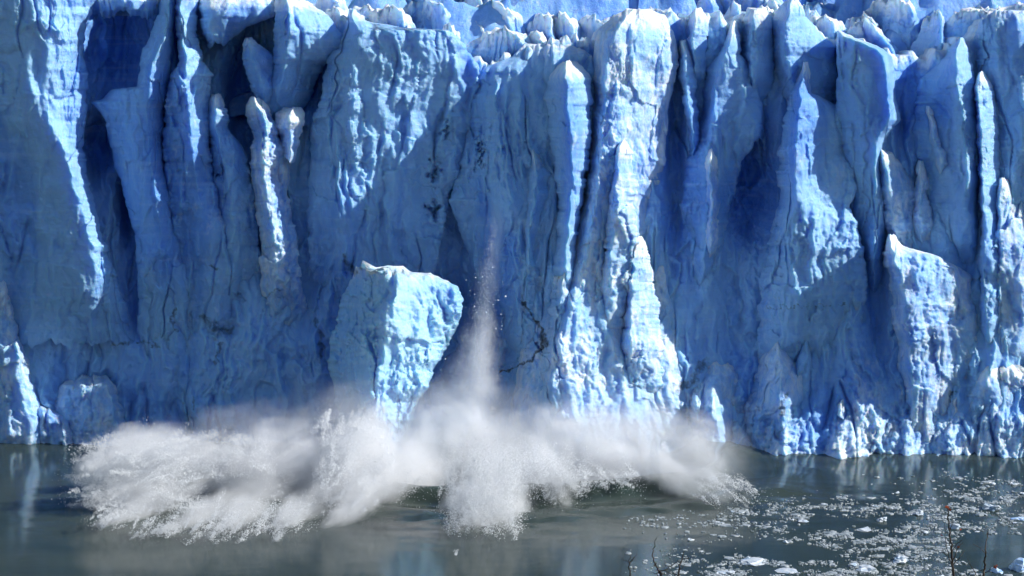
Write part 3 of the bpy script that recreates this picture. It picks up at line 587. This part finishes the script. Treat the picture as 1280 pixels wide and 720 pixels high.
CLOUDS = [((640, 530, 280), (880, 622, 264), 52), ((700, 540, 278), (954, 640, 259), 36), ((460, 555, 280), (760, 550, 280), 66), ((150, 585, 266), (520, 580, 274), 66),
          ((360, 575, 276), (640, 590, 272), 80), ((660, 515, 282), (925, 585, 270), 48), ((760, 530, 280), (915, 545, 276), 36), ((560, 590, 274), (820, 590, 272), 50), ((250, 570, 272), (400, 640, 262), 60)]
MISTS = [((150, 548, 274), (520, 540, 282), 56), ((330, 540, 284), (490, 510, 284), 74), ((430, 530, 286), (740, 530, 286), 66), ((620, 540, 284), (945, 535, 284), 60), ((560, 570, 285), (606, 420, 287), 50), ((840, 535, 280), (950, 610, 268), 56),
         ((300, 560, 272), (640, 525, 282), 80)]
for a, b, r in JETS: lobe('spray_jet', a, b, r, V_JET, plume, .7)
for a, b, r in CLOUDS: lobe('spray_cloud', a, b, r, V_CLOUD, plume, .7)
for a, b, r in MISTS: lobe('spray_mist', a, b, r, V_MIST, plume, .6)

rng = np.random.RandomState(7)
TET = np.array([[1, 1, 1], [1, -1, -1], [-1, 1, -1], [-1, -1, 1]], float) / 1.732
TETF = np.array([[0, 1, 2], [0, 3, 1], [0, 2, 3], [1, 3, 2]])
def flakes(C, size):
    n = len(C); q = rng.normal(size=(n, 4)); q /= np.linalg.norm(q, axis=1)[:, None]
    w, x, y, z = q.T
    Rm = np.stack([1 - 2 * (y*y + z*z), 2 * (x*y - z*w), 2 * (x*z + y*w), 2 * (x*y + z*w), 1 - 2 * (x*x + z*z), 2 * (y*z - x*w), 2 * (x*z - y*w), 2 * (y*z + x*w), 1 - 2 * (x*x + y*y)], -1).reshape(n, 3, 3)
    sh = TET[None] * rng.uniform(.6, 1.4, (n, 4, 1))
    V = C[:, None] + np.einsum('nij,nkj->nki', Rm, sh) * size[:, None, None]
    Fc = (np.arange(n)[:, None, None] * 4 + TETF[None]).reshape(-1, 3)
    return V.reshape(-1, 3), Fc
# torn tongues of droplets: (u range, v range, Y range, count, length px, angle range in degrees with 0 = right and 90 = down, droplets each, head width px)
TONGUES = [((78, 225), (550, 640), (258, 266), 170, (22, 70), (150, 205), 620, 5.5), ((90, 140), (645, 676), (248, 254), 36, (30, 75), (125, 165), 560, 4.), ((160, 212), (660, 690), (245, 251), 34, (30, 80), (118, 155), 560, 4.),
           ((228, 290), (660, 702), (244, 252), 50, (30, 80), (108, 150), 600, 4.), ((308, 376), (650, 682), (248, 254), 40, (30, 70), (100, 150), 480, 4.5),
           ((190, 330), (540, 590), (262, 270), 60, (25, 60), (160, 215), 420, 6),
           ((400, 492), (505, 590), (264, 274), 110, (20, 60), (255, 300), 560, 5.5), ((395, 470), (580, 665), (256, 264), 70, (25, 60), (95, 150), 420, 5),
           ((470, 550), (590, 622), (259, 265), 24, (20, 45), (100, 150), 300, 7), ((560, 650), (585, 694), (246, 258), 170, (35, 90), (72, 115), 600, 7.5),
           ((640, 735), (585, 632), (259, 268), 80, (25, 60), (50, 100), 460, 7), ((700, 805), (592, 610), (264, 268), 60, (14, 34), (10, 60), 360, 4.5),
           ((880, 950), (600, 638), (259, 266), 40, (20, 60), (20, 50), 240, 3)]
CC = []
for (ur, vr, yr, cnt, lr, ar, per, hw) in TONGUES:
    for k in range(cnt):
        u1 = rng.uniform(*ur); v1 = rng.uniform(*vr); Yh = rng.uniform(*yr) - 2.2; L = rng.uniform(*lr); a = R(rng.uniform(*ar)); n = int(per * 1.3 * rng.uniform(.3, 1.3))
        if u1 < 180 and (abs(v1 - 600) / 80)**2 + ((180 - u1) / 108)**2 > 1: continue
        t = rng.beta(2.2, 1.3, n); w_ = hw * (.45 + 1.1 * (1 - t)) * rng.uniform(.5, 1.4)
        bend = rng.uniform(-10, 10)
        uu = u1 - math.cos(a) * L * (1 - t) + rng.normal(0, 1, n) * w_ * .6 - math.sin(a) * bend * (1 - t)**2; vv = v1 - math.sin(a) * L * (1 - t) + rng.normal(0, 1, n) * w_ * .6 + math.cos(a) * bend * (1 - t)**2
        keep = fbm(uu / 9 + k, vv / 9, 600 + k % 50, 3) > -.25
        CC.append(pt(uu, vv, Yh + (1 - t) * 2.5 + rng.normal(0, .45, n))[keep])
        m = 16; CC.append(pt(u1 + math.cos(a) * rng.exponential(7, m) + rng.normal(0, 4, m), v1 + math.sin(a) * rng.exponential(7, m) + rng.normal(0, 4, m), Yh + rng.normal(0, .6, m)))
C = np.concatenate(CC); C = C[C[:, 2] > .1]
V, Fc = flakes(C, rng.gamma(3, .0088, len(C)) + .006)
o = mesh_from('droplets', V - base, Fc, M_DROP, plume, smooth=False); tag(o, kind='stuff')

fs_base = pt(602, 520, 287)
fall = tag(empty('falling_spray', tuple(fs_base)), 'thin pale streak of ice powder and spray falling down the dark cleft', 'falling spray')
lobe('spray_streak', (620, 225, 290), (594, 560, 287), 20, V_FALL, fall, .8)
lobe('spray_streak', (606, 360, 288), (592, 580, 286), 36, V_FALL, fall, .6)
lobe('spray_streak', (638, 180, 297), (604, 440, 290), 15, V_FALL, fall, .8)
n = 5000; tv = rng.beta(1.6, 1.2, n); cv = 270 + 250 * tv; cu = np.interp(cv, [290, 400, 520], [617, 602, 597]) + rng.normal(0, 1, n) * np.interp(cv, [290, 380, 520], [3, 8, 15])
C = pt(cu, cv, 287 + rng.normal(0, 1.2, n)); V, Fc = flakes(C, rng.uniform(.012, .05, n))
tag(mesh_from('ice_powder', V - fs_base, Fc, M_DROP, fall, smooth=False), kind='stuff')

# ------------------------------------------------------------------ lumps of ice
def lump_mesh(name, seed, mat, flat=.55, rough=.35, sub=3):
    bm = bmesh.new(); bmesh.ops.create_icosphere(bm, subdivisions=sub, radius=1)
    r = np.random.RandomState(seed); dirs = r.normal(size=(9, 3)); dirs /= np.linalg.norm(dirs, axis=1)[:, None]; lim = r.uniform(.42, .95, 9)
    for v in bm.verts:
        p = np.array(v.co); k = dirs @ p
        s = min(1., np.min(np.where(k > .05, lim / np.maximum(k, .05), 9)))     # cut by random planes: a chipped, faceted block
        s *= 1 + rough * .55 * float(fbm(p[0] * 2.2 + seed, p[1] * 2.2 + p[2] * 1.7, seed, 5, .65))
        v.co = p * s; v.co.z *= flat
    for f in bm.faces: f.smooth = False
    me = bpy.data.meshes.new(name); bm.to_mesh(me); bm.free(); me.materials.append(mat); return me
def put_ice(me, name, u, v, wpx, hz=1., sink=.25, label=None, cat='ice', group=None, rz=0., asp=1.):
    p = on_water(u, v); s = wpx / 2 / F * p[1]
    o = bpy.data.objects.new(name, me); COL.objects.link(o)
    o.scale = (s, s * asp, s * hz); o.rotation_euler = (0, 0, rz); o.location = (p[0], p[1], s * hz * .5 * (1 - 2 * sink) * .8)
    return tag(o, label, cat, group)
LUMPS = [lump_mesh('ice_lump', 900 + k, M_FLOAT, .55 + .05 * (k % 4), .9, 3 if k < 4 else 2) for k in range(12)]
BLUE = [lump_mesh('blue_ice_lump', 950 + k, M_FLOATB, .6, .5, 3) for k in range(3)]
UNIQ = [(1150, 644, 12, 1.5, LUMPS[0], 'bright white rounded chunk standing highest in the brash, right of the dark clear patch'),
        (1124, 702, 24, .9, LUMPS[1], 'white chunk with a bluish left side, left of the reddish twig'),
        (1240, 637, 24, .8, LUMPS[2], 'wide whitish floe with a bluish left end, above the right twigs'),
        (1102, 651, 14, 1.0, LUMPS[3], 'lumpy white chunk on the right edge of the dark clear water patch'),
        (1032, 632, 10, 1.0, LUMPS[4], 'small bright chunk on the far edge of the brash, above the dark clear patch'),
        (1004, 652, 13, .8, LUMPS[5], 'grey white chunk at the left end of the dark clear water patch'),
        (1085, 713, 28, .7, LUMPS[6], 'low white floe at the bottom edge, beside the blue-sided chunk'),
        (1066, 707, 14, .8, LUMPS[7], 'small white floe just left of the low floe on the bottom edge'),
        (1241, 605, 7, 1.3, LUMPS[8], 'tiny bright lump on open water below the right ice mounds, left of its twin'),
        (1267, 606, 8, 1.3, LUMPS[9], 'bright lump on open water nearest the right edge, below the ice mounds'),
        (1122, 617, 8, .9, LUMPS[10], 'small pale lump alone on dark reflections beyond the brash'),
        (940, 703, 44, .35, LUMPS[11], 'long flat slushy floe in dark water right of the bare shrubs'),
        (907, 716, 26, .5, LUMPS[3], 'flat white floe at the bottom edge below the long slushy floe'),
        (985, 714, 26, .4, LUMPS[5], 'low slushy floe at the bottom edge, right of the long flat floe'),
        (1193, 658, 13, .6, LUMPS[7], 'pale flat chunk just right of the tallest twig'),
        (1157, 667, 9, .9, LUMPS[2], 'small bright chunk just left of the tallest twig'),
        (1080, 662, 26, .3, LUMPS[9], 'flat thin floe under the dark clear water patch'),
        (1272, 712, 30, 1.5, BLUE[0], 'largest deep blue ice chunk with a white top, in the bottom right corner'),
        (1246, 715, 18, .9, BLUE[1], 'low blue chunk left of the largest blue chunk in the corner'),
        (1274, 649, 24, .5, BLUE[2], 'flat blue slab cut by the right edge of the picture'),
        (1280, 618, 12, .7, LUMPS[1], 'white chunk cut by the right edge, beyond the blue slab')]
for k, (u, v, wd_, hz, me, lab) in enumerate(UNIQ):
    put_ice(me, 'ice_chunk', u, v, wd_, hz * (.55 if hz < .6 else .9), .25, lab, 'ice chunk', 'larger chunks floating at lower right', rng.uniform(0, 6.3) if wd_ < 20 else rng.uniform(-.3, .3))

def brash_density(u, v):
    wu = u + 14 * fbm(u / 60, v / 14, 301, 3); wv = v + 5 * fbm(u / 60, v / 14, 302, 3)
    g = lambda cu, cv, ru, rv, k=1.: k * np.exp(-(((wu - cu) / ru)**2 + ((wv - cv) / rv)**2))
    d = (g(1000, 640, 110, 9, .8) + g(1150, 637, 110, 12) + g(1120, 690, 95, 24, 1.2) + g(1240, 625, 70, 12, .7) + g(920, 655, 60, 14, .55) + g(840, 655, 50, 8, .3) + g(1060, 715, 130, 10, 1.)
         + g(1230, 602, 60, 8, .35) + g(1160, 662, 60, 12, .9) + g(860, 702, 50, 12, .4) + g(1250, 655, 50, 16, .5) + g(1040, 674, 50, 8, .7) + g(940, 703, 26, 6, 1.3) + g(905, 716, 20, 5, 1.2))
    d = d * .85 - g(1075, 651, 48, 7, 1.3) - g(1000, 690, 45, 9, 1.3) - g(1235, 685, 40, 20, 1.) - g(1160, 705, 18, 9, .6) - g(970, 712, 20, 6, .8)
    return np.clip(d, 0, 1.2) * np.clip(.35 + 1.5 * fbm(u / 26, v / 7, 303, 4), .02, 1.3)
def sample_brash(n, seed):
    r = np.random.RandomState(seed); out = []
    while sum(map(len, out)) < n:
        u = r.uniform(780, 1330, 20000); v = r.uniform(588, 740, 20000)
        k = r.rand(20000) * 1.3 < brash_density(u, v); out.append(np.stack([u, v], -1)[k])
    return np.concatenate(out)[:n]
uv = sample_brash(210, 11)
for k, (u, v) in enumerate(uv):
    put_ice(LUMPS[4 + k % 8], 'ice_fragment', u, v, (1.6 + rng.gamma(1.2, 1.4)) * (1.0 if rng.rand() < .85 else 1.6), rng.uniform(.45, 1.), .25,
            'small white fragment drifting among the loose brash ice at lower right', 'ice fragment', 'ice fragments in the brash', rng.uniform(0, 6.3), rng.uniform(.7, 1.3))
rs = np.random.RandomState(21)
for k in range(26):
    u, v = rs.uniform(850, 1270), rs.uniform(585, 625)
    put_ice(LUMPS[4 + k % 8], 'ice_fragment', u, v, rs.uniform(2, 4), .6, .25, 'tiny pale fragment scattered on open dark water between plume and brash', 'ice fragment', 'fragments on open water', rs.uniform(0, 6))
# crushed ice: a carpet of thin plates nobody could count
uv = sample_brash(7000, 12); nb = len(uv); P3 = np.array([on_water(u, v) for u, v in uv])
ns = 7; ang = np.linspace(0, 2 * np.pi, ns, endpoint=False)[None] + rs.uniform(0, 6, (nb, 1))
rad = (rs.gamma(1.0, .085, nb) + .03)[:, None] * rs.uniform(.6, 1.25, (nb, ns)); st = rs.uniform(.6, 1.6, (nb, 1))
hgt = rs.uniform(.02, .14, nb)[:, None]
rim0 = np.stack([P3[:, :1] + rad * np.cos(ang) * st, P3[:, 1:2] + rad * np.sin(ang) * st, np.full((nb, ns), -.05)], -1)
rim1 = rim0 * 1.0; rim1[:, :, :2] = P3[:, None, :2] + (rim0[:, :, :2] - P3[:, None, :2]) * .85; rim1[:, :, 2] = hgt * rs.uniform(.6, 1.2, (nb, ns))
top = P3.copy(); top[:, 2] = hgt[:, 0] * 1.3
V = np.concatenate([rim0, rim1, top[:, None]], 1); st_ = 2 * ns + 1
fa = []
for k in range(ns):
    k2 = (k + 1) % ns
    fa += [[k, k2, ns + k2], [k, ns + k2, ns + k], [ns + k, ns + k2, 2 * ns]]
Fc = (np.arange(nb)[:, None, None] * st_ + np.array(fa)[None]).reshape(-1, 3)
tag(mesh_from('brash_ice', V.reshape(-1, 3), Fc, M_BRASH, smooth=False), 'grey slushy carpet of crushed ice drifting on the water', 'brash ice', kind='stuff')

# chunks still in the air beside the streak
FR = [lump_mesh('falling_fragment_mesh', 970 + k, M_FLOAT, .85, .5, 1) for k in range(4)]
for k in range(48):
    v = rs.uniform(330, 500); u = np.interp(v, [330, 500], [612, 600]) + rs.normal(0, 17 + 6 * (v > 420)); Y = rs.uniform(282, 288)
    o = bpy.data.objects.new('falling_ice_fragment', FR[k % 4]); COL.objects.link(o); o.location = pt(u, v, Y); s = rs.gamma(3, .025) + .03
    o.scale = (s, s, s * rs.uniform(.8, 1.4)); o.rotation_euler = rs.uniform(0, 6, 3)
    tag(o, 'tiny white ice fragment falling through the air beside the pale streak', 'ice fragment', 'falling ice fragments')

# small spouts thrown up in front of the plume
def spout(u, v, wpx, hpx, lab, seed):
    r = np.random.RandomState(seed); p = on_water(u, v); n = int(60 + wpx * hpx * 3); k = p[1] / F
    t = r.beta(1.1, 1.6, n); lean = r.uniform(-.5, .5)
    cx = (r.normal(0, .28, n) * (.4 + t) + lean * t) * wpx * k; cz = t * hpx * k * (1 + .3 * np.abs(cx) / (wpx * k))
    C = np.stack([cx, r.normal(0, .25, n) * wpx * k, cz], -1)
    V, Fc = flakes(C, r.uniform(.015, .05, n))
    o = mesh_from('water_spout', V, Fc, M_DROP, smooth=False); o.location = p; tag(o, lab, 'splash', 'small spouts in front of the plume')
spout(345, 676, 20, 20, 'white tuft of spray leaping between the left and middle parts of the plume', 1)
spout(570, 694, 6, 7, 'small spout near the bottom edge, left of the bright central burst', 6)

# ------------------------------------------------------------------ bare shrubs in front
def tube(Vs, Fs, pts, rad):
    pts = np.array(pts, float); n = len(pts); base_i = sum(len(v) for v in Vs); ns = 6
    for i in range(n):
        d = pts[min(i + 1, n - 1)] - pts[max(i - 1, 0)]; d /= np.linalg.norm(d)
        a = np.cross(d, [.3, .9, .1]); a /= np.linalg.norm(a); b = np.cross(d, a); r = rad[i]
        Vs.append(np.array([pts[i] + r * (math.cos(k * 2 * math.pi / ns) * a + math.sin(k * 2 * math.pi / ns) * b) for k in range(ns)]))
    f = grid_faces(n, ns, True) + base_i; Fs.append(f)
def rough_line(pts, amp, r, sub=6):
    pts = np.array(pts, float); out = []
    for i in range(len(pts) - 1):
        for t in np.linspace(0, 1, sub, endpoint=False): out.append(pts[i] * (1 - t) + pts[i + 1] * t)
    out.append(pts[-1]); out = np.array(out); out[1:-1] += r.normal(0, amp, (len(out) - 2, 3)); return out
def shrub(stem_px, twigs, leaves, Y, lab, seed, w0=1.6):
    r = np.random.RandomState(seed); k = Y / F
    P = [pt(u, v, Y + r.normal(0, .03)) for u, v in stem_px]
    foot = P[0].copy(); foot[2] = bank_z(foot[0], foot[1]) - .05; foot[0] += r.uniform(-.05, .05)
    root = tag(empty('bare_shrub', tuple(foot)), lab, 'shrub', 'bare shrubs along the bottom edge')
    line = rough_line([foot] + P, .004, r); nl = len(line)
    Vs, Fs = [], []; tube(Vs, Fs, line, np.linspace(w0 * 1.2 * k, .35 * k, nl)); mesh_from('stem', np.concatenate(Vs) - foot, np.concatenate(Fs), M_BARK, root)
    for tw in twigs:
        l2 = rough_line([pt(u, v, Y + r.normal(0, .02)) for u, v in tw], .003, r, 4)
        Vs, Fs = [], []; tube(Vs, Fs, l2, np.linspace(.6 * k, .28 * k, len(l2))); mesh_from('twig', np.concatenate(Vs) - foot, np.concatenate(Fs), M_BARK, root)
    for (u, v, s) in leaves:
        c = pt(u, v, Y); a = rs.uniform(0, 6); th = np.linspace(0, 2 * np.pi, 8, endpoint=False)
        lx = s * k * np.cos(th); ly = .55 * s * k * np.sin(th) * (1 - .3 * np.cos(th))
        Lf = np.stack([lx * math.cos(a) - ly * math.sin(a), .3 * lx + .25 * np.abs(ly), lx * math.sin(a) + ly * math.cos(a)], -1) + c
        Lf = np.concatenate([Lf, Lf + [0, .002, 0]]); f = [[0, i, i + 1] for i in range(1, 7)] + [[8, 8 + i + 1, 8 + i] for i in range(1, 7)]
        mesh_from('leaf', Lf - foot, np.array(f), M_LEAF, root)
shrub([(1191, 720), (1190, 690), (1187, 665), (1185, 640), (1184, 633)], [[(1191, 712), (1184, 690), (1181, 668), (1180, 652)], [(1191, 700), (1199, 682), (1204, 677)], [(1190, 688), (1186, 678), (1183, 672)],
    [(1191, 706), (1200, 696), (1206, 688)], [(1190, 692), (1195, 680), (1203, 675)], [(1187, 664), (1190, 655), (1191, 648)], [(1184, 695), (1178, 688)]],
    [(1184, 634, 3.2), (1187, 637, 2.4), (1198, 684, 2.), (1201, 662, 1.6), (1177, 669, 1.6)], 14.0, 'tallest bare twig at lower right with a few red leaves on top', 1, 1.7)
shrub([(1229, 720), (1231, 705), (1232, 690), (1235, 668), (1235, 664)], [[(1230, 716), (1238, 711), (1246, 708)], [(1232, 692), (1225, 685), (1216, 679)], [(1220, 719), (1213, 706), (1209, 699)], [(1230, 712), (1222, 714), (1215, 716)]],
    [(1244, 709, 2.6), (1246, 707, 1.6)], 14.6, 'thin bare twig right of the tallest one, forking low', 2, 1.6)
shrub([(787, 720), (787, 705), (787, 694)], [[(787, 704), (780, 700), (773, 696)], [(787, 703), (793, 698), (796, 692)], [(790, 701), (792, 696)]], [], 13.2, 'short forked twig, leftmost of the bare shrubs at the bottom edge', 3, 1.2)
shrub([(826, 720), (824, 714), (817, 700), (816, 686), (821, 671)], [[(823, 714), (832, 713), (841, 706), (850, 700)], [(824, 716), (818, 717), (812, 716)], [(832, 713), (840, 716), (846, 719)]], [], 13.6, 'crooked bare twig curving upward in the middle of the bottom edge', 4, 1.5)
shrub([(847, 720), (849, 710), (853, 697), (856, 688)], [[(848, 714), (853, 710), (856, 705)], [(850, 708), (846, 703)], [(852, 700), (858, 698), (864, 697)]], [], 13.9, 'straight bare twig right of the crooked one', 5, 1.5)
